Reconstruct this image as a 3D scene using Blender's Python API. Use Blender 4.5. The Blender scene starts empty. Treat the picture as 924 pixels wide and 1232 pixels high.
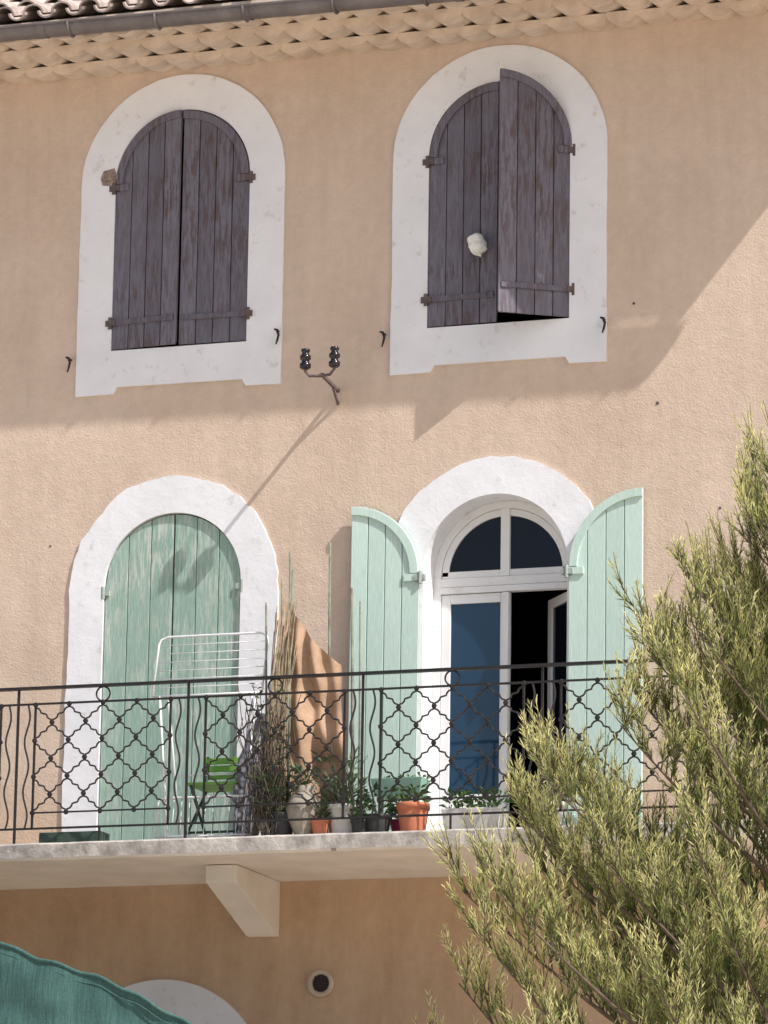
import bpy, math, random
import numpy as np
from mathutils import Vector, Matrix, noise
random.seed(7); np.random.seed(7)
pi=math.pi; sin=math.sin; cos=math.cos

# ------------------------------------------------------------ helpers
def empty(name, parent=None):
    o=bpy.data.objects.new(name,None); bpy.context.scene.collection.objects.link(o)
    if parent: o.parent=parent
    return o

class MB:
    def __init__(s): s.v=[]; s.f=[]
    def add(s,vs,fs):
        n=len(s.v); s.v+= [tuple(p) for p in vs]; s.f+=[tuple(i+n for i in f) for f in fs]
    def box(s,x0,x1,y0,y1,z0,z1):
        vs=[(x0,y0,z0),(x1,y0,z0),(x1,y1,z0),(x0,y1,z0),(x0,y0,z1),(x1,y0,z1),(x1,y1,z1),(x0,y1,z1)]
        s.add(vs,[(0,3,2,1),(4,5,6,7),(0,1,5,4),(1,2,6,5),(2,3,7,6),(3,0,4,7)])
    def prism(s,poly,y0,y1):
        n=len(poly)
        vs=[(x,y0,z) for x,z in poly]+[(x,y1,z) for x,z in poly]
        fs=[tuple(range(n)),tuple(range(2*n-1,n-1,-1))]
        for i in range(n):
            j=(i+1)%n; fs.append((i,i+n,j+n,j))
        s.add(vs,fs)
    def band(s,outer,inner,y0,y1):
        n=len(outer)
        vs=[(x,y0,z) for x,z in outer]+[(x,y0,z) for x,z in inner]+[(x,y1,z) for x,z in outer]+[(x,y1,z) for x,z in inner]
        fs=[]
        for i in range(n-1):
            fs+= [(i,i+1,n+i+1,n+i),(2*n+i,2*n+i+1,i+1,i),(n+i,n+i+1,3*n+i+1,3*n+i),(3*n+i,3*n+i+1,2*n+i+1,2*n+i)]
        fs+=[(0,n,3*n,2*n),(n-1,2*n-1,4*n-1,3*n-1)]
        s.add(vs,fs)
    def tube(s,pts,r,sides=6,caps=True,square=False):
        pts=[Vector(p) for p in pts]; n=len(pts)
        rs=r if isinstance(r,(list,tuple)) else [r]*n
        T=[]
        for i in range(n):
            a=pts[max(0,i-1)]; b=pts[min(n-1,i+1)]; t=(b-a)
            T.append(t.normalized() if t.length>1e-9 else Vector((0,0,1)))
        up=Vector((0,1,0)) if abs(T[0].y)<.9 else Vector((1,0,0))
        u=T[0].cross(up).normalized()
        vs=[]
        if square: sides=4
        for i in range(n):
            u=(u-u.dot(T[i])*T[i]).normalized(); w=T[i].cross(u)
            for k in range(sides):
                a=2*pi*(k+(.5 if square else 0))/sides
                vs.append(pts[i]+rs[i]*(cos(a)*u+sin(a)*w))
        fs=[]
        for i in range(n-1):
            for k in range(sides):
                k2=(k+1)%sides
                fs.append((i*sides+k,i*sides+k2,(i+1)*sides+k2,(i+1)*sides+k))
        if caps:
            fs.append(tuple(range(sides-1,-1,-1))); fs.append(tuple((n-1)*sides+k for k in range(sides)))
        s.add(vs,fs)
    def lathe(s,prof,c,sides=20,axis='z'):
        vs=[];n=len(prof)
        for r,h in prof:
            for k in range(sides):
                a=2*pi*k/sides
                if axis=='z': vs.append((c[0]+r*cos(a),c[1]+r*sin(a),c[2]+h))
                else: vs.append((c[0]+r*cos(a),c[1]+h,c[2]+r*sin(a)))
        fs=[]
        for i in range(n-1):
            for k in range(sides):
                k2=(k+1)%sides; fs.append((i*sides+k,i*sides+k2,(i+1)*sides+k2,(i+1)*sides+k))
        s.add(vs,fs)
    def obj(s,name,mat,parent=None,smooth=False,loc=(0,0,0),rot=0,bevel=0):
        me=bpy.data.meshes.new(name); me.from_pydata(s.v,[],s.f); me.validate(); me.update()
        import bmesh
        bm=bmesh.new(); bm.from_mesh(me); bmesh.ops.recalc_face_normals(bm,faces=bm.faces); bm.to_mesh(me); bm.free()
        o=bpy.data.objects.new(name,me); bpy.context.scene.collection.objects.link(o)
        if mat: me.materials.append(mat)
        if smooth:
            for p in me.polygons: p.use_smooth=True
        o.location=loc; o.rotation_euler=(0,0,rot)
        if bevel:
            b=o.modifiers.new('b','BEVEL'); b.width=bevel; b.segments=2; b.limit_method='ANGLE'
        if parent: o.parent=parent
        return o

def new_mat(name):
    m=bpy.data.materials.new(name); m.use_nodes=True
    nt=m.node_tree; b=nt.nodes['Principled BSDF']
    return m,nt,b
def noise_node(nt,scale,detail=6,rough=.6,vec=None,stretch=None):
    tc=nt.nodes.new('ShaderNodeTexCoord'); out=tc.outputs['Object']
    if stretch:
        mp=nt.nodes.new('ShaderNodeMapping'); mp.inputs['Scale'].default_value=stretch
        nt.links.new(out,mp.inputs['Vector']); out=mp.outputs[0]
    n=nt.nodes.new('ShaderNodeTexNoise'); n.inputs['Scale'].default_value=scale; n.inputs['Detail'].default_value=detail; n.inputs['Roughness'].default_value=rough
    nt.links.new(out,n.inputs['Vector']); return n
def ramp(nt,src,stops):
    r=nt.nodes.new('ShaderNodeValToRGB'); e=r.color_ramp.elements
    while len(e)<len(stops): e.new(.5)
    for i,(p,c) in enumerate(stops):
        e[i].position=p; e[i].color=(c,c,c,1) if isinstance(c,(int,float)) else (*c,1)
    nt.links.new(src,r.inputs[0]); return r
def mixc(nt,fac,a,b,mode='MIX'):
    m=nt.nodes.new('ShaderNodeMix'); m.data_type='RGBA'; m.blend_type=mode
    for s,i in ((fac,0),(a,6),(b,7)):
        if isinstance(s,bpy.types.NodeSocket): nt.links.new(s,m.inputs[i])
        elif isinstance(s,(int,float)): m.inputs[i].default_value=s
        else: m.inputs[i].default_value=(*s,1)
    return m.outputs[2]
def bump(nt,b,src,strength,dist=.01,prev=None):
    bp=nt.nodes.new('ShaderNodeBump'); bp.inputs['Strength'].default_value=strength; bp.inputs['Distance'].default_value=dist
    nt.links.new(src,bp.inputs['Height'])
    if prev: nt.links.new(prev,bp.inputs['Normal'])
    nt.links.new(bp.outputs[0],b.inputs['Normal']); return bp.outputs[0]
def simple(name,c1,c2=None,scale=8,rough=.7,bs=.2,bscale=60,metal=0,bd=.004,stretch=None):
    m,nt,b=new_mat(name); b.inputs['Roughness'].default_value=rough; b.inputs['Metallic'].default_value=metal
    if c2 is None: c2=tuple(x*.75 for x in c1)
    n=noise_node(nt,scale,stretch=stretch); r=ramp(nt,n.outputs[0],[(.35,c1),(.68,c2)])
    nt.links.new(r.outputs[0],b.inputs['Base Color'])
    n2=noise_node(nt,bscale,4,stretch=stretch)
    if bs: bump(nt,b,n2.outputs[0],bs,bd)
    return m

def stucco():
    m,nt,b=new_mat('stucco_plaster'); b.inputs['Roughness'].default_value=.95; b.inputs['Specular IOR Level'].default_value=.15
    n=noise_node(nt,1.1,8,.65); r=ramp(nt,n.outputs[0],[(.3,(.615,.475,.37)),(.7,(.70,.56,.45))])
    n3=noise_node(nt,14,6,.7); r3=ramp(nt,n3.outputs[0],[(.3,.91),(.7,1.04)])
    c=mixc(nt,1.0,r.outputs[0],r3.outputs[0],'MULTIPLY')
    n4=noise_node(nt,2.2,5,.6,stretch=(3.2,1,.22)); r4=ramp(nt,n4.outputs[0],[(.42,1.0),(.72,.88)])
    c=mixc(nt,.7,c,r4.outputs[0],'MULTIPLY')
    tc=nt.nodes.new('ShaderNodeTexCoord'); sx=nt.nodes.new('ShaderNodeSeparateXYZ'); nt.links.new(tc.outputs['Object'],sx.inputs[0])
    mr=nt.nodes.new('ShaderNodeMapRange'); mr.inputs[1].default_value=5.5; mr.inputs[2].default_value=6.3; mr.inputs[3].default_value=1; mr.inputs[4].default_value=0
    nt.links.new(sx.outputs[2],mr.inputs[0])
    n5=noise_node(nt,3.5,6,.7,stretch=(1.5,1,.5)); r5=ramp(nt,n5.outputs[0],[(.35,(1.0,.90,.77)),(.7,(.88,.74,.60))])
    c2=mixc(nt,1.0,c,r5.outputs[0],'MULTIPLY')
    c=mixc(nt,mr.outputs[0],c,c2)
    # small dark specks and scuffs
    n6=noise_node(nt,38,3,.6); r6=ramp(nt,n6.outputs[0],[(.70,1.0),(.78,.80)])
    c=mixc(nt,1.0,c,r6.outputs[0],'MULTIPLY')
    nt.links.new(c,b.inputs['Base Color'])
    f=noise_node(nt,75,3,.55); f2=noise_node(nt,28,4,.6); f3=noise_node(nt,1.6,3,.5)
    p=bump(nt,b,f3.outputs[0],.35,.05)
    p=bump(nt,b,f2.outputs[0],.28,.012,p)
    p=bump(nt,b,f.outputs[0],.50,.008,p)
    return m
M_wall=stucco()
def whitepaint(name,base=(.84,.84,.865),dirt=(.56,.53,.50),bs=.4):
    m,nt,b=new_mat(name); b.inputs['Roughness'].default_value=.85; b.inputs['Specular IOR Level'].default_value=.2
    n=noise_node(nt,9,8,.7); r=ramp(nt,n.outputs[0],[(.58,0.0),(.74,1.0)])
    n1=noise_node(nt,2.3,4,.6); r1=ramp(nt,n1.outputs[0],[(.3,tuple(x*.90 for x in base)),(.65,base)])
    c=mixc(nt,r.outputs[0],r1.outputs[0],dirt)
    nt.links.new(c,b.inputs['Base Color'])
    f=noise_node(nt,60,4,.6); f2=noise_node(nt,9,5,.6)
    p=bump(nt,b,f2.outputs[0],bs,.012); bump(nt,b,f.outputs[0],bs*.7,.004,p)
    return m
M_white=whitepaint('whitewash_surround')
M_frame=whitepaint('white_window_paint',(.80,.80,.80),(.6,.58,.55),.1)
def wood(name,paint,paint2,bare,amount=.5,rough=.65,strength=1.0,gr=.78):
    m,nt,b=new_mat(name); b.inputs['Roughness'].default_value=rough; b.inputs['Specular IOR Level'].default_value=.3
    geo=nt.nodes.new('ShaderNodeNewGeometry')
    pc=mixc(nt,geo.outputs['Random Per Island'],paint,paint2)
    n=noise_node(nt,6,8,.72,stretch=(7,7,.9)); r=ramp(nt,n.outputs[0],[(amount,0.0),(amount+.10,strength)])
    n0=noise_node(nt,2.2,3,.5); r0=ramp(nt,n0.outputs[0],[(.38,.2),(.6,1.0)])
    mm=nt.nodes.new('ShaderNodeMath'); mm.operation='MULTIPLY'; nt.links.new(r.outputs[0],mm.inputs[0]); nt.links.new(r0.outputs[0],mm.inputs[1])
    c=mixc(nt,mm.outputs[0],pc,bare)
    g=noise_node(nt,22,6,.7,stretch=(8,8,.5)); rg=ramp(nt,g.outputs[0],[(.3,gr),(.7,1.1)])
    c=mixc(nt,1.0,c,rg.outputs[0],'MULTIPLY')
    nt.links.new(c,b.inputs['Base Color'])
    p=bump(nt,b,g.outputs[0],.5,.003)
    inv=nt.nodes.new('ShaderNodeMath'); inv.operation='SUBTRACT'; inv.inputs[0].default_value=1; nt.links.new(r.outputs[0],inv.inputs[1])
    bump(nt,b,inv.outputs[0],.3,.002,p)
    return m
M_purple=wood('weathered_purple_paint',(.205,.195,.24),(.160,.152,.19),(.125,.09,.095),.465,gr=.66)
M_green=wood('weathered_green_paint',(.37,.52,.44),(.30,.45,.375),(.58,.63,.56),.47,gr=.66)
M_mint=wood('mint_paint',(.58,.73,.66),(.53,.68,.61),(.66,.75,.69),.6,.5,gr=.84)
M_iron=simple('wrought_iron',(.018,.018,.02),(.04,.03,.027),12,.5,.3,90,.3)
M_rust=simple('rusty_iron',(.16,.11,.10),(.08,.065,.07),20,.8,.5,60)
M_conc=simple('weathered_concrete',(.60,.55,.50),(.30,.27,.245),9,.95,.6,45,bd=.008)
M_soffit=simple('painted_concrete',(.80,.74,.67),(.68,.62,.55),3,.95,.3,50)
M_tile=simple('painted_clay_tile',(.74,.62,.50),(.54,.43,.34),6,.9,.5,50,bd=.006)
M_roof=simple('clay_roof_tile',(.62,.52,.46),(.24,.18,.16),5,.9,.5,40,bd=.006)
M_zinc=simple('grey_zinc',(.20,.175,.175),(.12,.105,.105),5,.5,.15,30,.3)
M_dark=simple('dark_room',(.06,.05,.045),(.04,.035,.03),3,.95,0)
def glassm(name,base,sp):
    m,nt,b=new_mat(name); b.inputs['Base Color'].default_value=(*base,1); b.inputs['Roughness'].default_value=.04
    b.inputs['Specular IOR Level'].default_value=sp
    n=noise_node(nt,1.5,2); bump(nt,b,n.outputs[0],.05,.02)
    return m
M_glass=glassm('window_glass',(.012,.040,.078),.9)  # blue base colour stands in for the sky reflected in the pane
M_glass2=glassm('fanlight_glass',(.008,.010,.016),.40)

# ------------------------------------------------------------ camera
cam=bpy.data.cameras.new('camera'); co=bpy.data.objects.new('camera',cam); bpy.context.scene.collection.objects.link(co)
co.location=(9.0695,-26.1199,1.9679); co.rotation_euler=[math.radians(a) for a in (102.3084,-0.8808,18.9562)]
cam.sensor_fit='HORIZONTAL'; cam.sensor_width=36; cam.lens=36*5240/924; cam.clip_end=2000; cam.clip_start=.1
bpy.context.scene.camera=co

# ------------------------------------------------------------ light
SD=Vector((2.5,-1,2.95)).normalized()
sun=bpy.data.lights.new('sun','SUN'); sun.energy=5; sun.angle=math.radians(.5); sun.color=(1,.975,.94)
so=bpy.data.objects.new('sun',sun); bpy.context.scene.collection.objects.link(so); so.rotation_euler=SD.to_track_quat('Z','Y').to_euler(); so.location=(20,-8,25)
w=bpy.data.worlds.new('World'); bpy.context.scene.world=w; w.use_nodes=True
nt=w.node_tree; bg=nt.nodes['Background']; sk=nt.nodes.new('ShaderNodeTexSky'); sk.sky_type='NISHITA'; sk.sun_disc=False
sk.sun_elevation=math.asin(SD.z); sk.sun_rotation=math.atan2(SD.x,SD.y); sk.dust_density=3.0; sk.air_density=1.0
nt.links.new(sk.outputs[0],bg.inputs[0]); bg.inputs[1].default_value=.125
vs=bpy.context.scene.view_settings; vs.view_transform='Standard'; vs.look='None'; vs.exposure=0

# ------------------------------------------------------------ ground
g=MB(); g.add([(-400,-400,.4),(400,-400,.4),(400,400,.4),(-400,400,.4)],[(0,1,2,3)])
g.obj('ground',simple('pale_gravel_ground',(.72,.63,.53),(.62,.53,.43),.6,.95,.4,25,bd=.02))

# ------------------------------------------------------------ house
house=empty('stucco_house')
CXL,CXR=-1.465,.765; HW=.485; RO=.733
ZU0,ZUS=9.21,10.37
ZLS=7.59; ZF=5.73
ZG,ZT=.4,11.30
X0,X1=-9.0,3.55
wb=MB()
def colq(xa,xb,za0,zb0,za1,zb1):
    wb.add([(xa,0,za0),(xb,0,zb0),(xb,0,zb1),(xa,0,za1)],[(0,1,2,3)])
def arch(x,sp): return sp+math.sqrt(max(0,HW*HW-x*x))
xs=[X0]
NS=28
for c in (CXL,CXR):
    colq(xs[-1],c-HW,ZG,ZG,ZT,ZT)
    pts=[c-HW*cos(pi*i/NS) for i in range(NS+1)]
    for a,b in zip(pts[:-1],pts[1:]):
        colq(a,b,ZG,ZG,ZF,ZF)
        colq(a,b,arch(a-c,ZLS),arch(b-c,ZLS),ZU0,ZU0)
        colq(a,b,arch(a-c,ZUS),arch(b-c,ZUS),ZT,ZT)
    xs.append(c+HW)
colq(xs[-1],X1,ZG,ZG,ZT,ZT)
wb.add([(X1,0,ZG),(X1,9,ZG),(X1,9,ZT),(X1,0,ZT)],[(0,1,2,3)])
wb.add([(X0,0,ZG),(X0,9,ZG),(X0,9,ZT),(X0,0,ZT)],[(0,1,2,3)])
wb.add([(X0,9,ZG),(X1,9,ZG),(X1,9,ZT),(X0,9,ZT)],[(0,1,2,3)])
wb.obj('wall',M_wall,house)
rb=MB()
for c in (CXL,CXR):
    for z0,sp in ((ZU0,ZUS),(ZF,ZLS)):
        path=[(c-HW,z0)]+[(c-HW*cos(pi*i/NS),sp+HW*sin(pi*i/NS)) for i in range(NS+1)]+[(c+HW,z0),(c-HW,z0)]
        for a,b in zip(path[:-1],path[1:]):
            rb.add([(a[0],0,a[1]),(b[0],0,b[1]),(b[0],.34,b[1]),(a[0],.34,a[1])],[(0,1,2,3)])
rb.obj('window_reveals',M_white,house)
ib=MB()
for z0,z1 in ((ZF-.01,8.55),(8.75,11.2)):
    for c in (CXL,CXR):
        xa,xb=c-1.08,c+1.08
        if c==CXR: xa=-.33
        else: xb=-.37
        ya,yb=.341,4
        P=[(xa,ya),(xb,ya),(xb,yb),(xa,yb)]
        ib.add([(x,y,z0) for x,y in P]+[(x,y,z1) for x,y in P],[(0,1,2,3),(4,5,6,7),(1,2,6,5),(2,3,7,6),(3,0,4,7)])
ib.obj('interior_rooms',M_dark,house)

def surround(name,c,z0,sp,upper,seed,amp):
    m=MB(); n=60
    def wob(i): return amp*(noise.noise(Vector((i*.13+seed,seed*3.1,0)))+.5*noise.noise(Vector((i*.5+seed,7,0))))
    outer=[];inner=[]
    zb=9.21 if upper else z0+.002
    k=22
    for i in range(k): 
        t=i/k; outer.append((-RO+wob(i),zb+(sp-zb)*t)); inner.append((-HW,zb+(sp-zb)*t))
    for i in range(n+1):
        a=pi*i/n; R=RO+wob(k+i); outer.append((-R*cos(a),sp+R*sin(a))); inner.append((-HW*cos(a),sp+HW*sin(a)))
    for i in range(k-1,-1,-1):
        t=i/k; outer.append((RO+wob(200+i),zb+(sp-zb)*t)); inner.append((HW,zb+(sp-zb)*t))
    outer=[(c+x,z) for x,z in outer]; inner=[(c+x,z) for x,z in inner]
    m.band(outer,inner,-.016,.004)
    if upper:
        x0=outer[0][0];x1=outer[-1][0]
        m.prism([(x0,8.91),(c-.46,8.912),(c-.43,8.958),(c+.46,8.955),(c+.485,8.91),(x1,8.905),(x1,9.21),(x0,9.21)],-.016,.004)
    m.obj(name,M_white,house)
surround('window_surround_a',CXL,9.21,ZUS,True,1,.006)
surround('window_surround_b',CXR,9.21,ZUS,True,5,.006)
surround('door_surround_a',CXL,ZF,ZLS,False,9,.024)
surround('door_surround_b',CXR,ZF,ZLS,False,14,.020)
m=MB(); sp=4.99-RO; k=60
outer=[(CXL-RO,.41)]+[(CXL-RO*cos(pi*i/k),sp+RO*sin(pi*i/k)) for i in range(k+1)]+[(CXL+RO,.41)]
inner=[(CXL-HW,.41)]+[(CXL-HW*cos(pi*i/k),sp+HW*sin(pi*i/k)) for i in range(k+1)]+[(CXL+HW,.41)]
m.band(outer,inner,-.016,.004); m.obj('street_door_surround',M_white,house)
m=MB(); m.prism([(x,z) for x,z in inner],-.008,.003); m.obj('street_door',M_purple,house)

M_mintiron=simple('painted_hinge',(.45,.55,.5),(.2,.2,.18),10,.6,.2,40)
def leaf(name,hx,hL,side,w,z0,sp,r,ang,mat,planks,trim=True,strap=True,strapmat=None,t=.03,ragged=0):
    p=MB(); tr=MB(); s=side
    def top(x,rr=r): return sp+math.sqrt(max(0,rr*rr-(w-x)**2))
    xs=[w*i/planks for i in range(planks+1)]
    for i in range(planks):
        a=xs[i]+.003; b=xs[i+1]-.003
        if i==0:a=xs[0]
        bot=z0+random.uniform(0,ragged)
        k=8
        P=[(a,bot),(b,bot)]+[(b+(a-b)*j/k,top(b+(a-b)*j/k)) for j in range(k+1)]
        P=[(s*x,z) for x,z in P]
        if s<0: P=P[::-1]
        off=random.uniform(0,.004)
        p.prism(P,-t+off,-.012)
    k=16
    P=[(.004,z0+.02),(w-.004,z0+.02)]+[(w-.004-(w-.008)*j/k,top(w-.004-(w-.008)*j/k)-.006) for j in range(k+1)]
    P=[(s*x,z) for x,z in P]; P=P if s>0 else P[::-1]
    p.prism(P,-.0118,0)
    if trim:
        k=20; ro=r-.004; ri=r-.058
        thm=math.acos(min(1,(w-.0)/ro)) if w<ro else 0
        A=[];B=[]
        for j in range(k+1):
            a=pi/2+(pi/2-thm)*j/k
            A.append((s*(w+ro*cos(a)),sp+ro*sin(a)))
            a2=pi/2+(pi/2)*j/k
            B.append((s*(w+ri*cos(a2)),sp+ri*sin(a2)))
        tr.band(A,B,-t-.014,-t+.004)
        tr.box(*sorted((s*.0,s*.10)),-t-.012,-t+.003,sp-.05,sp-.003)
    if strap:
        zz=z0+.165
        tr.box(*sorted((s*.0,s*(w-.02))),-t-.011,-t+.003,zz,zz+.036)
        tr.lathe([(0,-.02),(.007,-.019),(.007,-.012)],(s*.05,-t,zz+.018),8,'y')
        tr.lathe([(0,-.02),(.007,-.019),(.007,-.012)],(s*(w-.07),-t,zz+.018),8,'y')
    e=empty(name,house)
    e.location=(hx,-hL,0); e.rotation_euler=(0,0,-ang if side>0 else ang)
    p.obj(name+'_planks',mat,e,bevel=.002)
    if tr.v: tr.obj(name+'_battens',strapmat or mat,e,bevel=.002)
    h=MB()
    for zz in (sp-.03,z0+.18):
        h.box(*sorted((-s*.045,s*.03)),-t-.018,-t+.012,zz-.02,zz+.02)
        h.tube([(-s*.012,-t-.012,zz-.04),(-s*.012,-t-.012,zz+.04)],.014,8)
    h.obj(name+'_hinges',M_rust if mat==M_purple else M_mintiron,e)
    return e
d=math.radians
lw=.477
leaf('upper_shutter_a',CXL-HW+.006,-.022,1,lw,ZU0+.01,ZUS,lw,d(5),M_purple,4)
leaf('upper_shutter_b',CXL+HW-.006,-.022,-1,lw,ZU0+.01,ZUS,lw,d(2),M_purple,4)
leaf('upper_shutter_c',CXR-HW+.006,-.022,1,lw,ZU0+.01,ZUS,lw,d(2),M_purple,4)
leaf('upper_shutter_d',CXR+HW-.006,-.022,-1,lw+.012,ZU0+.01,ZUS,lw+.012,d(32),M_purple,4)
leaf('door_shutter_a',CXL-HW+.006,-.035,1,.476,ZF+.02,ZLS,.476,0,M_green,3,False,False,ragged=.01)
leaf('door_shutter_b',CXL+HW-.006,-.035,-1,.476,ZF+.02,ZLS,.476,0,M_green,3,False,False,ragged=.01)
leaf('door_shutter_c',CXR-HW-.02,.02,-1,.462,ZF+.05,ZLS-.02,.462,d(2),M_mint,4,True,True)
leaf('door_shutter_d',CXR+HW+.02,.02,1,.49,ZF+.05,ZLS-.03,.49,d(1),M_mint,4,True,True)

fr=MB(); gl=MB(); gf=MB()
yf=.20
k=40
def ring(c,sp,ra,rb2,y0,y1,a0=0,a1=pi):
    A=[(c-ra*cos(a0+(a1-a0)*i/k),sp+ra*sin(a0+(a1-a0)*i/k)) for i in range(k+1)]
    B=[(c-rb2*cos(a0+(a1-a0)*i/k),sp+rb2*sin(a0+(a1-a0)*i/k)) for i in range(k+1)]
    fr.band(A,B,y0,y1)
c=CXR; r0=HW-.001
ring(c,ZLS,r0,r0-.05,yf,yf+.06)
fr.box(c-r0,c-r0+.05,yf,yf+.06,ZF,ZLS); fr.box(c+r0-.05,c+r0,yf,yf+.06,ZF,ZLS)
fr.box(c-r0+.05,c+r0-.05,yf-.012,yf+.05,7.475,7.515); fr.box(c-r0+.05,c+r0-.05,yf-.004,yf+.05,7.518,7.575)
for s in (-1,1):
    A=[];B=[]
    ra=r0-.052; rb_=ra-.045
    for i in range(21):
        a=pi/2*i/20
        A.append((c+s*ra*cos(a),max(ZLS+ra*sin(a),ZLS))); B.append((c+s*rb_*cos(a),ZLS+rb_*sin(a)))
    fr.band(A,B,yf+.008,yf+.045)
    fr.box(*sorted((c+s*ra,c+s*.03)),yf+.008,yf+.045,7.577,7.622)
fr.box(c-.03,c+.03,yf-.006,yf+.05,7.577,ZLS+ra+.001)
gp=[(c-.42*cos(pi*i/30),ZLS+.42*sin(pi*i/30)) for i in range(31)]
gf.prism(gp[::-1] ,yf+.024,yf+.030)
xa,xb=c-r0+.052,c+.03
def doorleaf(fm,gm,xa,xb,y,z0,z1):
    st=.062
    fm.box(xa,xa+st,y,y+.04,z0,z1); fm.box(xb-st,xb,y,y+.04,z0,z1)
    fm.box(xa+st,xb-st,y,y+.04,z1-.06,z1); fm.box(xa+st,xb-st,y,y+.04,z0,z0+.42)
    fm.box(xa+st+.05,xb-st-.05,y-.008,y,z0+.1,z0+.36)
    gm.box(xa+st,xb-st,y+.015,y+.021,z0+.42,z1-.06)
doorleaf(fr,gl,xa,xb,yf+.008,ZF+.01,7.47)
fr.box(c-.012,c+.028,yf-.01,yf+.007,ZF+.01,7.47)
fr.obj('door_frame',M_frame,house,bevel=.003)
gl.obj('door_glass',M_glass,house); gf.obj('fanlight_glass',M_glass2,house)
f2=MB(); g2=MB(); doorleaf(f2,g2,-.40,0,0,ZF+.01,7.47)
e=empty('open_door_leaf',house); e.location=(c+r0-.052,yf+.03,0); e.rotation_euler=(0,0,-d(52))
f2.obj('open_leaf_frame',M_frame,e,bevel=.003); g2.obj('open_leaf_glass',M_glass2,e)

# ------------------------------------------------------------ eave
pitch=.205
XE0,XE1=X0-.1,3.74
def genoise(name,L0,L1,zb,A,th,phase):
    m=MB(); n=int((XE1-XE0)/pitch*16); 
    vs=[];fs=[]
    for i in range(n+1):
        x=XE0+(XE1-XE0)*i/n
        t=((x-XE0)/pitch+phase)%1.0
        k=int((x-XE0)/pitch+phase)
        jit=.016*noise.noise(Vector((k*1.7,L0*9,3))); j=.03*noise.noise(Vector((k*2.3,L0*5,8)))
        d_=math.sqrt(max(0,1-(2*t-1)**2)); skew=.022*(t-.5)
        z=zb-A*d_+jit*d_+skew
        vs+=[(x,-L0+.03,z+.035),(x,-L1-j,z),(x,-L1-j+.004,zb+th),(x,-L0+.03,zb+th)]
    for i in range(n):
        a=4*i;b=4*i+4
        fs+=[(a,b,b+1,a+1),(a+1,b+1,b+2,a+2),(a+2,b+2,b+3,a+3)]
    m.add(vs,fs); return m.obj(name,M_tile,house)
genoise('genoise_row_a',0,.24,11.155,.045,.025,0)
genoise('genoise_row_b',.20,.46,11.205,.055,.03,.45)
genoise('genoise_row_c',.44,.70,11.25,.055,.04,.1)
m=MB(); m.box(XE0,XE1,-.40,.10,11.24,11.30); m.box(XE0,XE1,-.72,-.41,11.292,11.325); m.obj('eave_mortar_and_gap_fill',M_tile,house)  # front box added to block sun leaking between tiles and gutter
m=MB(); k=14; sec=[]
for i in range(k+1):
    a=pi+pi*i/k; sec.append((-.775+.072*cos(a),.072*sin(a)))
for i in range(k,-1,-1):
    a=pi+pi*i/k; sec.append((-.775+.066*cos(a),.066*sin(a)))
nn=len(sec)
def gz(x): return 11.262-.008*(x+2.5)
vsn=[(XE0,y,gz(XE0)+z) for y,z in sec]+[(XE1+.04,y,gz(XE1)+z) for y,z in sec]
m.add(vsn,[(i,(i+1)%nn,nn+(i+1)%nn,nn+i) for i in range(nn)]+[tuple(range(nn)),tuple(range(nn,2*nn))])
m.tube([(XE0,-.847,gz(XE0)+.002),(XE1+.04,-.847,gz(XE1)+.002)],.010,8)
x=XE0+.3
while x<XE1:
    P=[(x,-.775+.078*cos(pi+pi*i/k),gz(x)+.078*sin(pi+pi*i/k)) for i in range(k+1)]
    m.tube(P,.011,4); x+=.62
x=XE0+1.1
while x<XE1:
    sc=[(-.775+.077*cos(pi+pi*i/k),.077*sin(pi+pi*i/k)) for i in range(k+1)]
    n2=len(sc); m.add([(x,y,gz(x)+z) for y,z in sc]+[(x+.05,y,gz(x)+z) for y,z in sc],[(i,i+1,n2+i+1,n2+i) for i in range(n2-1)]); x+=1.45
m.obj('gutter',M_zinc,house)
m=MB(); slope=d(25); ns=8
courses=14; cl=.36
rowx=int((XE1-XE0)/pitch)
mu=MB()
for ci in range(courses):
    for i in range(rowx+1):
        xc=XE0+.06+i*pitch+random.uniform(-.008,.008)
        s0=ci*cl+random.uniform(-.02,.02); s1=s0+cl+.08
        lift=.028
        for kind in (0,1):
            M=m if kind==0 else mu
            xx=xc+(0 if kind==0 else pitch/2)
            r0_,r1_=(.078,.065) if kind==0 else (.062,.074)
            vv=[]
            for (ss,rr,hh) in ((s0,r0_,lift+.01),(s1,r1_,0)):
                if kind==1: ss+=-.03
                yy=-.72+ss*cos(slope); zz=11.335+ss*sin(slope)+hh
                for th_ in (0,-.014):
                    for q in range(ns+1):
                        a=pi*q/ns
                        dz=(rr+th_)*sin(a)*.85
                        if kind==1: dz=-dz+.03
                        else: dz=dz+.01
                        vv.append((xx-(rr+th_)*cos(a),yy-dz*sin(slope)*.6,zz+dz))
            n1=ns+1; fs=[]
            for q in range(ns):
                fs+=[(q,q+1,2*n1+q+1,2*n1+q),(n1+q,n1+q+1,3*n1+q+1,3*n1+q),(q,q+1,n1+q+1,n1+q)]
            M.add(vv,fs)
m.obj('roof_cover_tiles',M_roof,house); mu.obj('roof_channel_tiles',M_roof,house)
m=MB()
zr=11.31; yr=-.70
m.add([(XE0,yr,zr),(XE1,yr,zr),(XE1,4.5,zr+(4.5-yr)*math.tan(slope)),(XE0,4.5,zr+(4.5-yr)*math.tan(slope)),(XE1,9.5,zr),(XE0,9.5,zr)],[(0,1,2,3),(3,2,4,5),(0,5,3),(1,2,4)])
m.obj('roof_deck',M_roof,house)

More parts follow.
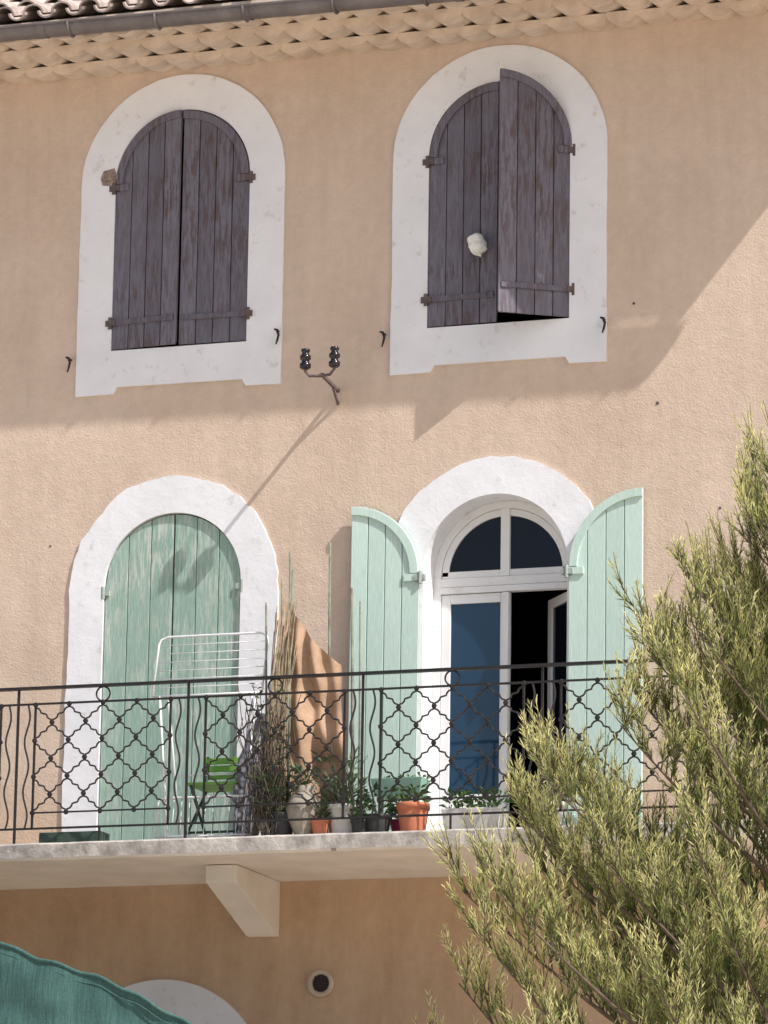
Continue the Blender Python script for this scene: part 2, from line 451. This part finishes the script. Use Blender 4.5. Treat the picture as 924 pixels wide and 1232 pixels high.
# ------------------------------------------------------------ balcony
BX0,BX1=-6.2,2.75
m=MB()
n=260; vsn=[];fs=[]
for i in range(n+1):
    x=BX0+(BX1-BX0)*i/n
    w1=.008*noise.noise(Vector((x*4,1,0)))+.005*noise.noise(Vector((x*19,1,0)));w2=.005*noise.noise(Vector((x*5,5,0)))+.003*noise.noise(Vector((x*31,5,0)))
    vsn+=[(x,.0,ZF),(x,-1.175,ZF+w2*.5),(x,-1.19+w1,ZF-.012+w2),(x,-1.188+w1*.6,ZF-.095+w2),(x,-1.172,ZF-.11),(x,0,ZF-.125)]
for i in range(n):
    a=6*i;b=a+6
    fs+=[(a+j,a+j+1,b+j+1,b+j) for j in range(5)]
fs+=[(0,1,2,3,4,5),tuple(6*n+j for j in (5,4,3,2,1,0))]
m.add(vsn,fs); bal=m.obj('balcony_slab',M_conc,house)
bal.data.materials.append(M_soffit)
for p in bal.data.polygons:
    if p.normal.z<-.6 and abs(p.center.z-(ZF-.12))<.02: p.material_index=1
def bracket(x0,x1):
    m=MB()
    yz=[(0,ZF-.126),(-.80,ZF-.119),(-.80,5.505),(-.06,5.25),(0,5.25)]
    nn=len(yz)
    m.add([(x0,y,z) for y,z in yz]+[(x1,y,z) for y,z in yz],[tuple(range(nn)),tuple(range(2*nn-1,nn-1,-1))]+[(i,(i+1)%nn,nn+(i+1)%nn,nn+i) for i in range(nn)])
    m.obj('balcony_bracket',M_soffit,house,bevel=.006)
bracket(-.87,-.665); bracket(-3.6,-3.4); bracket(1.87,2.07)

rail=empty('balcony_railing'); R_=MB(); yR=-1.12
ZTOP,Z2,ZB=6.73,6.625,5.83
R_.box(BX0+.05,BX1-.05,yR-.018,yR+.018,ZTOP-.012,ZTOP+.006)
def hbar(z,r=.009): R_.tube([(BX0+.06,yR,z),(BX1-.06,yR,z)],r,square=True)
hbar(Z2); hbar(ZB)
def vbar(x,z0,z1,r=.009,y=yR): R_.tube([(x,y,z0),(x,y,z1)],r,square=True)
period=1.157
def fam(xc,hwid,z0,z1,nx,nz):
    cw=2*hwid/nx; ch=(z1-z0)/nz
    for sgn in (1,-1):
        for kk in range(-nz-1,nx+nz+2):
            pts=[]
            S=nz*20
            for j in range(S+1):
                v=j/20
                q=.018*sin(4*pi*v)+.020*sin(12*pi*v)
                u=kk+sgn*(v-q); vv=v+q
                inside=(-.001<=u<=nx+.001) and (-.001<=vv<=nz+.001)
                if inside: pts.append((xc-hwid+u*cw,yR+(.003*sgn),z0+vv*ch))
                else:
                    if len(pts)>2: R_.tube(pts,.0062,5)
                    pts=[]
            if len(pts)>2: R_.tube(pts,.0062,5)
    for a in range(2*nx+1):
        for b in range(2*nz+1):
            if (a+b)%2==0:
                x=xc-hwid+a*cw/2; z=z0+b*ch/2
                R_.lathe([(0,-.014),(.014,-.012),(.018,0),(.014,.010),(0,.012)],(x,yR,z),8,'y')
xc=-1.465-3*period
def wavy(x,z0,z1,n=2.5,amp=.016):
    P=[(x+amp*sin(2*pi*n*j/40)*(1 if j not in(0,40) else 0),yR,z0+(z1-z0)*j/40) for j in range(41)]
    R_.tube(P,.0065,5)
while xc<BX1:
    hw=.46
    if xc-hw>BX0 and xc+hw<BX1+.2:
        vbar(xc-hw,ZB,Z2,.009)
        if xc+hw<BX1: vbar(xc+hw,ZB,Z2,.009)
        fam(xc,hw,ZB+.10,Z2-.005,4,3)
        R_.tube([(xc-hw,yR,ZB+.10),(xc+hw,yR,ZB+.10)],.007,square=True)
        R_.tube([(xc+.046*cos(2*pi*q/20),yR,(ZTOP+Z2)/2-.004+.046*sin(2*pi*q/20)) for q in range(21)],.006,5)
    xm=xc+period/2
    for dx in (-.065,.065):
        if xm+dx<BX1: wavy(xm+dx,ZB,Z2)
    vbar(xm,ZF-.01,ZTOP-.01,.010)
    vbar(xc,ZF-.005,ZB,.008)
    xc+=period
vbar(BX1-.06,ZF-.01,ZTOP,.012)
for z in (ZTOP-.004,Z2,ZB): R_.tube([(BX1-.06,yR,z),(BX1-.06,-.01,z)],.010,square=True)
yy=yR+.12
while yy<-.05: R_.tube([(BX1-.06,yy,ZB),(BX1-.06,yy,Z2)],.007,square=True); yy+=.12
R_.obj('iron_bars',M_iron,rail)

# ------------------------------------------------------------ insulator bracket
ib_=empty('electric_insulator_bracket'); bx,bz=-.31,8.85
a=MB(); a.tube([(bx-.02,.0,bz-.02),(bx,-.38,bz+.0)],.014,square=True)
a.tube([(bx-.02,.0,bz-.11),(bx-.015,-.12,bz-.02)],.010,square=True)
yb_=-.42
P=[(bx-.10,yb_,bz+.07),(bx-.10,yb_,bz+.02),(bx-.07,yb_,bz-.015),(bx,yb_,bz-.02),(bx+.07,yb_,bz-.015),(bx+.10,yb_,bz+.02),(bx+.10,yb_,bz+.07)]
a.tube(P,.010,8); a.tube([(bx,-.37,bz),(bx,yb_-.005,bz-.02)],.012,8)
a.obj('arm',M_rust,ib_)
a=MB()
for s in (-1,1):
    a.lathe([(0,.0),(.022,.0),(.036,.01),(.038,.035),(.026,.045),(.024,.06),(.036,.068),(.036,.09),(.024,.10),(.022,.115),(.03,.12),(.028,.135),(0,.14)],(bx+s*.10,yb_,bz+.03),16)
a.obj('insulators',simple('black_porcelain',(.012,.012,.014),(.02,.02,.022),8,.18,0),ib_,smooth=True)

for i,(x,z) in enumerate(((-2.24,9.15),(-.75,9.24),(-.01,9.17),(1.49,9.16))):
    a=MB(); a.tube([(x,0,z+.02),(x,-.05,z+.02)],.007,6); a.tube([(x-.02,-.05,z+.03),(x,-.052,z+.022),(x+.012,-.053,z-.01),(x+.004,-.052,z-.045),(x-.006,-.05,z-.075)],[.006,.010,.009,.008,.005],6)
    a.obj('shutter_dog_%s'%'abcd'[i],M_iron,house)
a=MB(); a.prism([(-2.045,10.37),(-1.955,10.36),(-1.94,10.42),(-1.96,10.485),(-2.04,10.47),(-2.06,10.42)],-.019,-.0); a.box(-2.03,-1.93,-.035,-.019,10.40,10.435); a.obj('chipped_plaster',simple('exposed_mortar',(.40,.31,.26),(.14,.10,.09),30,.95,.8,60),house)
a=MB(); P=[(.088,-.004),(.086,-.022),(.066,-.022),(.056,-.006),(.054,.05)]
a.lathe(P,(-.375,0,4.945),28,'y'); a.obj('vent_ring',simple('vent_metal',(.62,.50,.39),(.5,.39,.30),10,.6,.2),house,True)
a=MB(); a.lathe([(0,-.003),(.055,-.003)],(-.375,0,4.945),28,'y')  # dark disc stands in for the unlit hole behind the slats
for q in range(-2,3): a.box(-.375-.048,-.375+.048,-.012,-.004,4.945+q*.02-.003,4.945+q*.02+.003)
a.obj('vent_grille',simple('vent_dark',(.05,.04,.035),None,10,.7,.1),house)
a=MB()
for (x,z,r) in ((1.84,8.61,.012),(1.68,9.28,.010),(-2.35,7.9,.008),(2.25,7.9,.010)):
    a.lathe([(0,-.006),(r*.7,-.005),(r,.0)],(x,0,z),8,'y')
a.obj('plaster_hole_discs',M_rust,house)  # dark discs standing in for small holes in the plaster

a=MB(); n1,n2=26,18; vsn=[]
for i in range(n1+1):
    t=i/n1
    base=.052*(max(.0,1-((t-.45)/.46)**4))**.5+.006
    for j in range(n2):
        an=2*pi*j/n2
        r=base*(1+.18*noise.noise(Vector((cos(an)*1.8,sin(an)*1.8,t*5)))+.10*sin(an*5+t*4)*t)
        vsn.append((.62+r*cos(an)+.05*t, -.085+r*.6*sin(an), 9.80-.15*t+.01*cos(an)))
a.add(vsn,[(i*n2+j,i*n2+(j+1)%n2,(i+1)*n2+(j+1)%n2,(i+1)*n2+j) for i in range(n1) for j in range(n2)]+[tuple(range(n2)),tuple(n1*n2+j for j in range(n2))])
a.obj('white_cloth',simple('white_cotton',(.88,.86,.80),(.62,.60,.54),22,.9,.6,60),None,True)

# ------------------------------------------------------------ balcony things
rk=empty('clothes_drying_rack'); a=MB(); wr=.0055
def wing(x0,x1,yt,zt,yb,zb,nw,horizontal=True):
    def P(u,v): return (x0+(x1-x0)*u, yt+(yb-yt)*v, zt+(zb-zt)*v)
    pts=[P(0,1),P(0,.12),P(.02,.04),P(.08,0),P(.92,0),P(.98,.04),P(1,.12),P(1,1)]
    a.tube(pts,.008,8)
    a.tube([P(0,1),P(1,1)],.007,8)
    for i in range(1,nw):
        if horizontal: a.tube([P(0,i/nw),P(1,i/nw)],wr*.55,5)
        else: a.tube([P(i/nw,0),P(i/nw,1)],wr*.55,5)
wing(-1.22,-.48,-.80,7.08,-.90,6.68,7)
wing(-1.14,-.50,-.95,6.02,-.98,5.77,12,False)
a.tube([(-1.17,-.90,6.68),(-1.06,-.98,5.74)],.008,8); a.tube([(-.52,-.90,6.68),(-.56,-.98,5.74)],.008,8)
a.tube([(-1.12,-.88,6.68),(-1.14,-.55,5.74)],.008,8); a.tube([(-.56,-.88,6.68),(-.54,-.55,5.74)],.008,8)
a.tube([(-1.14,-.55,5.76),(-.54,-.55,5.76)],.007,8); a.tube([(-1.14,-.70,6.2),(-.54,-.70,6.2)],.006,8)
a.obj('wire_frame',simple('white_enamel_wire',(.82,.82,.84),(.7,.7,.72),10,.35,0),rk,True)
ch=empty('green_folding_chair'); a=MB()
for q in range(3):
    z=6.185+q*.048; a.box(-.97,-.61,-.60-.006*q,-.585-.006*q,z,z+.04)
for q in range(6): a.box(-.96,-.62,-.95+q*.058,-.90+q*.058,6.10,6.115)
M_chair=simple('bright_green_paint',(.20,.42,.05),(.13,.32,.05),10,.5,.1)
a.obj('slats',M_chair,ch,bevel=.003)
a=MB()
for x in (-.95,-.63):
    a.tube([(x,-.60,6.33),(x,-.62,6.1),(x,-.98,5.74)],.010,6); a.tube([(x+.02,-.94,6.10),(x+.02,-.58,5.74)],.010,6)
a.tube([(-.95,-.93,5.8),(-.63,-.93,5.8)],.008,6)
a.obj('legs',simple('dark_green_metal',(.02,.07,.05),(.015,.04,.03),10,.5,.1),ch,True)
a=MB(); vsn=[];n1,n2=30,20
for i in range(n1+1):
    t=i/n1
    for j in range(n2):
        an=2*pi*j/n2; r=(.055+.05*sin(pi*min(1,t*1.1))**.8)*(1+.18*sin(an*5+t*2)+.2*noise.noise(Vector((cos(an),sin(an),t*6))))*(1-.6*max(0,t-.85)/.15)
        vsn.append((-.60+.10*t+r*cos(an),-.82+r*sin(an),5.735+.82*t))
a.add(vsn,[(i*n2+j,i*n2+(j+1)%n2,(i+1)*n2+(j+1)%n2,(i+1)*n2+j) for i in range(n1) for j in range(n2)]+[tuple(range(n2)),tuple(n1*n2+j for j in range(n2))])
mc,nt,b=new_mat('patterned_cloth'); b.inputs['Roughness'].default_value=.9
vo=nt.nodes.new('ShaderNodeTexVoronoi'); vo.inputs['Scale'].default_value=22; tc=nt.nodes.new('ShaderNodeTexCoord'); nt.links.new(tc.outputs['Object'],vo.inputs[0])
r=ramp(nt,vo.outputs[0],[(.25,(.60,.61,.66)),(.5,(.18,.18,.22))]); nt.links.new(r.outputs[0],b.inputs['Base Color'])
a.obj('folded_parasol',mc,None,True)
a=MB(); NXb,NYb=44,50; vsn=[]
for j in range(NYb+1):
    v=j/NYb
    xl=-.365-.05*v; xr=.0+.11*v
    for i in range(NXb+1):
        u=i/NXb; zt=7.27-.42*u-.03*sin(pi*u)
        z=zt+(5.85-zt)*v+.02*sin(u*14)*v
        vsn.append((xl+(xr-xl)*u,-.82+.035*sin(u*8+v*3+2*sin(v*4))+.02*sin(u*21-v*5)+.05*noise.noise(Vector((u*4,v*5,1))),z))
a.add(vsn,[(j*(NXb+1)+i,j*(NXb+1)+i+1,(j+1)*(NXb+1)+i+1,(j+1)*(NXb+1)+i) for j in range(NYb) for i in range(NXb)])
bs=empty('burlap_screen'); a.obj('cloth',simple('burlap',(.54,.36,.24),(.38,.24,.155),9,.95,.7,150,bd=.004),bs,True)
a=MB()
for q in range(60):
    x=-.43+.12*random.random(); zt=7.27-random.random()*.4
    a.tube([(x,-.92+.03*random.random(),5.8),(x+random.uniform(-.01,.02),-.92,6.6),(x+.05+random.uniform(-.03,.03),-.92+random.uniform(-.02,.02),zt)],.003,4)
a.obj('reed_edge',simple('dry_reed',(.48,.39,.26),(.25,.18,.12),20,.9,.3),bs)
pl=empty('bamboo_stakes'); a=MB()
for (x0,x1,zt,r,y) in ((-.13,-.145,7.68,.009,-.62),(-.30,-.325,7.58,.009,-.86),(-.33,-.29,7.45,.007,-.90),(.03,.0,7.38,.011,-.60),(.05,.04,7.3,.007,-.55),(-.44,-.465,7.25,.008,-.9),(-.36,-.37,7.4,.006,-.88)):
    a.tube([(x0,y,5.75),((x0+x1)/2+.006,y,6.5),(x1,y,zt)],[r,r,r*.8],7)
a.obj('canes',simple('grey_green_cane',(.24,.26,.20),(.12,.11,.085),15,.8,.2),pl,True)

def pot(m,x,y,r,h,z=ZF+.001):
    m.lathe([(0,0),(r*.68,0),(r*.72,.01),(r*.93,h*.78),(r*.93,h*.80),(r,h*.80),(r*1.02,h*.98),(r*.98,h),(r*.88,h),(r*.86,h*.86),(0,h*.85)],(x,y,z),24)
def leaves(m,x,y,z,n,R,H,ll,lw_,up=.5):
    for i in range(n):
        a=random.uniform(0,2*pi); rr=R*random.random()**.5; hh=H*random.random()
        p=Vector((x+rr*cos(a)*.9,y+rr*sin(a)*.9,z+hh))
        dv=Vector((cos(a)+random.uniform(-.6,.6),sin(a)+random.uniform(-.6,.6),up+random.uniform(-.5,.6))).normalized()
        s=dv.cross(Vector(np.random.normal(size=3))).normalized(); L=ll*random.uniform(.6,1.2); W=lw_*random.uniform(.7,1.2)
        nrm=dv.cross(s)
        m.add([p,p+dv*L*.45+s*W+nrm*L*.05,p+dv*L+Vector((0,0,-L*.15)),p+dv*L*.45-s*W+nrm*L*.05],[(0,1,2,3)])
def stems(m,x,y,z,n,R,H):
    for i in range(n):
        a=random.uniform(0,2*pi); 
        m.tube([(x,y,z),(x+R*.4*cos(a),y+R*.4*sin(a),z+H*.6),(x+R*cos(a),y+R*sin(a),z+H*random.uniform(.7,1.1))],.0025,4)
G1=simple('leaf_green',(.05,.12,.03),(.10,.18,.05),30,.6,.1); G2=simple('leaf_grey_green',(.12,.17,.10),(.07,.12,.05),30,.6,.1); G3=simple('leaf_dark',(.03,.07,.025),(.06,.10,.03),30,.6,.1)
Terr=simple('terracotta',(.62,.22,.12),(.50,.17,.09),8,.85,.2); Wht=simple('grey_white_pot',(.68,.67,.64),(.5,.48,.44),8,.6,.15)
Blk=simple('black_plastic_pot',(.03,.03,.035),(.05,.05,.05),8,.6,.1); Grn=simple('pale_green_planter',(.30,.48,.38),(.22,.38,.3),8,.6,.1); Stone=simple('stone_urn_material',(.45,.40,.33),(.25,.22,.18),14,.9,.5); Pnk=simple('magenta_paint',(.55,.05,.20),(.45,.04,.16),8,.6,.1)
def potted(x,y,r,h,pm,gm,n,R,H,ll,lw_,up=.5,st=6):
    e=empty('potted_plant'); a=MB(); pot(a,x,y,r,h); a.obj('pot',pm,e,True)
    a=MB(); leaves(a,x,y,ZF+h*.9,n,R,H,ll,lw_,up); stems(a,x,y,ZF+h*.8,st,R,H); a.obj('foliage',gm,e)
potted(.55,-.95,.104,.20,Terr,G1,70,.09,.12,.06,.014)
potted(.11,-.95,.115,.20,Wht,G2,110,.14,.18,.08,.010,.9)
potted(.33,-.98,.09,.13,Blk,G3,80,.12,.18,.08,.014)
potted(.43,-.80,.08,.12,Pnk,G1,60,.09,.14,.07,.012)
potted(-.30,-.98,.09,.16,Blk,G3,140,.15,.26,.09,.010,.9)
potted(.02,-.78,.09,.20,Stone,G2,150,.16,.36,.09,.008,1.0,10)
potted(-.42,-.84,.08,.14,Wht,G3,100,.12,.26,.08,.012,.8)
potted(-.03,-1.02,.06,.11,Terr,G3,60,.07,.10,.06,.010,.8)
potted(.23,-1.02,.06,.10,Blk,G1,60,.08,.12,.06,.010,.8)
potted(1.42,-.95,.10,.18,Wht,G1,90,.12,.18,.08,.02)
e=empty('stone_urn'); a=MB(); a.lathe([(0,0),(.07,0),(.06,.03),(.10,.12),(.115,.18),(.09,.25),(.055,.29),(.075,.32),(.07,.325),(.04,.30),(0,.29)],(-.15,-.99,ZF+.001),24); a.obj('vessel',Stone,e,True)
a=MB(); leaves(a,-.15,-.99,ZF+.32,50,.07,.12,.09,.010,1); a.obj('foliage',G2,e)
e=empty('window_planter'); a=MB()
a.add([(.22,-.74,6.02),(.52,-.74,6.02),(.52,-.60,6.02),(.22,-.60,6.02),(.20,-.76,6.13),(.54,-.76,6.13),(.54,-.58,6.13),(.20,-.58,6.13)],[(0,3,2,1),(0,1,5,4),(1,2,6,5),(2,3,7,6),(3,0,4,7),(4,5,6,7)])
for x in (.25,.49): a.box(x-.01,x+.01,-.68,-.66,ZF,6.02)
a.obj('trough',Grn,e,bevel=.004); a=MB()
for x in (.26,.34,.42,.50): leaves(a,x,-.67,6.10,20,.05,.05,.05,.010,.8)
a.obj('foliage',G1,e)
e=empty('window_planter'); a=MB(); a.add([(.78,-1.02,ZF+.002),(1.12,-1.02,ZF+.002),(1.12,-.86,ZF+.002),(.78,-.86,ZF+.002),(.76,-1.04,5.88),(1.14,-1.04,5.88),(1.14,-.84,5.88),(.76,-.84,5.88)],[(0,3,2,1),(0,1,5,4),(1,2,6,5),(2,3,7,6),(3,0,4,7),(4,5,6,7)])
a.obj('trough',Wht,e,bevel=.006); a=MB()
for x in (.80,.88,.96,1.04,1.10): leaves(a,x,-.94,5.87,36,.06,.11,.07,.012,.8)
a.obj('foliage',G1,e)
e=empty('window_planter'); a=MB(); a.box(-1.92,-1.50,-1.02,-.86,ZF+.002,5.82); a.obj('trough',simple('dark_planter',(.05,.09,.07),(.03,.05,.04),8,.7,.1),e,bevel=.006)
a=MB()
for q in range(44):
    x=-.40+random.uniform(-.12,.12); pts=[(x,-1.06+random.uniform(-.04,.06),5.76)]
    for s_ in range(6): 
        l=pts[-1]; pts.append((l[0]+random.uniform(-.05,.05),l[1]+random.uniform(-.02,.02),l[2]+random.uniform(.06,.2)))
    a.tube(pts,.0026,4)
e=empty('climbing_plant'); a.obj('stems',simple('dry_vine',(.14,.11,.08),(.07,.055,.04),20,.9,.3),e)
a=MB()
for z in (5.9,6.1,6.3,6.5): leaves(a,-.38,-1.05,z,22,.12,.2,.05,.012,.2)
a.obj('foliage',G3,e)

# ------------------------------------------------------------ shade net
m=MB(); NX,NZ=200,60; vsn=[]
for i in range(NX+1):
    t=i/NX; x=-4.4+5.6*t; ztop=5.03-.42*(x+1.72)+.008*sin(x*23)+.025*sin(x*5)
    for j in range(NZ+1):
        u=(j/NZ)**1.5; z=ztop*(1-u)+ .9*u
        yy=-2.1-.35*u +.03*sin(x*6+u*5)*(.3+u)+.03*noise.noise(Vector((x*3,u*14,0)))+.03*(noise.noise(Vector((x*5+u*9,u*22,5))))
        vsn.append((x,yy,z))
m.add(vsn,[(i*(NZ+1)+j,i*(NZ+1)+j+1,(i+1)*(NZ+1)+j+1,(i+1)*(NZ+1)+j) for i in range(NX) for j in range(NZ)])
mm_,nt,b=new_mat('green_shade_fabric'); b.inputs['Roughness'].default_value=.9
n1=noise_node(nt,3,6); r=ramp(nt,n1.outputs[0],[(.3,(.045,.115,.105)),(.7,(.07,.16,.145))])
f1=noise_node(nt,160,2); rw=ramp(nt,f1.outputs[0],[(.35,.7),(.65,1.15)])
st=noise_node(nt,7,5,.7,stretch=(6,1,.7)); rs=ramp(nt,st.outputs[0],[(.35,.8),(.65,1.15)])
cc=mixc(nt,1.0,r.outputs[0],rw.outputs[0],'MULTIPLY'); nt.links.new(mixc(nt,1.0,cc,rs.outputs[0],'MULTIPLY'),b.inputs['Base Color'])
p_=bump(nt,b,st.outputs[0],.5,.02); bump(nt,b,f1.outputs[0],.4,.002,p_)
net=empty('shade_net'); m.obj('fabric',mm_,net,True)
m=MB(); P=[vsn[i*(NZ+1)] for i in range(NX+1)]; m.tube([(p[0],p[1],p[2]+.004) for p in P],.012,6)
m.tube([(p[0],p[1]-.006,p[2]-.05) for p in P],.004,5)
m.obj('hem_rope',mm_,net,True)
m=MB(); m.tube([(-4.4,-2.1,.4),(-4.4,-2.1,6.3)],.03,10); m.tube([(1.2,-2.1,.4),(1.2,-2.1,4.0)],.03,10); m.obj('posts',M_zinc,net)

# ------------------------------------------------------------ tree
tree=empty('pine_tree')
TX,TY=4.35,-5.0
def crown_r(z):
    return float(np.interp(z,[2.2,3.2,4.1,4.8,5.35,5.8,6.2,6.6,6.95,7.15],[1.5,2.15,2.25,2.15,1.72,1.45,1.08,.78,.5,.15]))
wood_=MB()
def trunk_at(z): return Vector((TX+.08*sin(z*1.3),TY+.05*cos(z),z))
wood_.tube([trunk_at(z) for z in np.linspace(.4,6.9,18)],[.14*(1-i/19)+.012 for i in range(18)],10)
twigs=[]
rng=np.random.RandomState(3)
nl=240
for li in range(nl):
    zt=2.6+4.55*((li+.5)/nl)**.9
    ang=li*2.399963+rng.uniform(-.3,.3)
    if cos(ang)>.3 and rng.uniform()<.6: continue
    R=crown_r(zt)*(rng.uniform(.80,1.05) if rng.uniform()<.65 else rng.uniform(.35,.75))
    tip=Vector((TX+R*cos(ang),TY+R*sin(ang),zt))
    zb=max(1.2,zt-R*rng.uniform(.5,.95)-.1); base=trunk_at(zb)
    mid=base.lerp(tip,.5)+Vector((0,0,-.12*R))
    K=10
    pts=[base*(1-t)**2+mid*2*t*(1-t)+tip*t*t for t in [q/K for q in range(K+1)]]
    wood_.tube(pts,[max(.003,.018*(1-q/K)*(R/2+.3)+.003) for q in range(K+1)],5)
    nb=int(9+R*12)
    for bi in range(nb):
        t=.35+.65*((bi+rng.uniform(0,1))/nb)**.8
        if t>1:t=1
        q=t*K; i0=min(K-1,int(q)); p=pts[i0].lerp(pts[i0+1],q-i0)
        fw=(pts[min(K,i0+1)]-pts[i0]).normalized()
        rd=Vector(rng.normal(size=3)).normalized()
        dirv=(fw*.40+rd*.6+Vector((0,0,.95))).normalized()
        bl=rng.uniform(.20,.44)*(1.2-.35*t)
        twigs.append((p,dirv,bl,t,R/crown_r(zt)))
O=[];D=[];LN=[];SH=[]
tw=MB()
for (p,dv,bl,t,rr) in twigs:
    sub=[(p,dv,bl)]
    for s_ in range(4):
        u=rng.uniform(.05,.7); q=p+dv*bl*u+Vector((0,0,.15*bl*u*u))
        rd=Vector(rng.normal(size=3)).normalized()
        sub.append((q,(dv*.9+rd*.6+Vector((0,0,.3))).normalized(),bl*rng.uniform(.35,.6)))
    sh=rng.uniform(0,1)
    for (p0,d0,l0) in sub:
        curve=Vector((0,0,rng.uniform(.1,.35)))
        k=3; P=[p0+d0*l0*(j/k)+curve*l0*(j/k)**2 for j in range(k+1)]
        tw.tube(P,[.003*(1-j/k)+.0012 for j in range(k+1)],3,caps=False)
        cnt=int(l0*100)
        for c_ in range(cnt):
            u=.03+.97*(c_+rng.uniform())/cnt
            o=p0+d0*l0*u+curve*l0*u*u
            ax=(d0+2*curve*u).normalized()
            rd=Vector(rng.normal(size=3)); rd=(rd-rd.dot(ax)*ax).normalized()
            nd=(ax*.9+rd*rng.uniform(.3,.75)).normalized()
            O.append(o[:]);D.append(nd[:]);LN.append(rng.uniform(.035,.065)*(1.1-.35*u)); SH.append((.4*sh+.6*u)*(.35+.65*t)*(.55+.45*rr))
O=np.array(O);D=np.array(D);LN=np.array(LN)[:,None];SH=np.array(SH)
print('needles',len(O))
S=np.cross(D,np.random.normal(size=D.shape)); S/=np.linalg.norm(S,axis=1)[:,None]
W_=.0034
V=np.stack([O-S*W_*.6,O+S*W_,O+D*LN,O-S*W_+D*LN*.5],axis=1).reshape(-1,3)
n=len(O)
me=bpy.data.meshes.new('needles'); me.vertices.add(4*n); me.vertices.foreach_set('co',V.ravel())
me.loops.add(4*n); me.loops.foreach_set('vertex_index',np.arange(4*n,dtype=np.int32))
me.polygons.add(n); me.polygons.foreach_set('loop_start',np.arange(0,4*n,4,dtype=np.int32))
me.update(calc_edges=True)
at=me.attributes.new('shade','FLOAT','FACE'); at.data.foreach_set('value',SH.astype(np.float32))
no=bpy.data.objects.new('needles',me); bpy.context.scene.collection.objects.link(no); no.parent=tree
mt=bpy.data.materials.new('pine_needles'); mt.use_nodes=True; nt=mt.node_tree; nt.nodes.remove(nt.nodes['Principled BSDF'])
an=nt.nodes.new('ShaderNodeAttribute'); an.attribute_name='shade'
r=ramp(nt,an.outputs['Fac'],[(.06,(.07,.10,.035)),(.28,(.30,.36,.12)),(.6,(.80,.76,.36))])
df=nt.nodes.new('ShaderNodeBsdfDiffuse'); nt.links.new(r.outputs[0],df.inputs[0])
tl=nt.nodes.new('ShaderNodeBsdfTranslucent'); nt.links.new(r.outputs[0],tl.inputs[0]); mx=nt.nodes.new('ShaderNodeMixShader'); mx.inputs[0].default_value=.42
nt.links.new(df.outputs[0],mx.inputs[1]); nt.links.new(tl.outputs[0],mx.inputs[2]); nt.links.new(mx.outputs[0],nt.nodes['Material Output'].inputs[0])
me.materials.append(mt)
M_bark=simple('pine_bark',(.18,.13,.09),(.09,.065,.05),20,.9,.5,40)
wood_.obj('trunk_and_limbs',M_bark,tree,True); tw.obj('twigs',M_bark,tree,True)
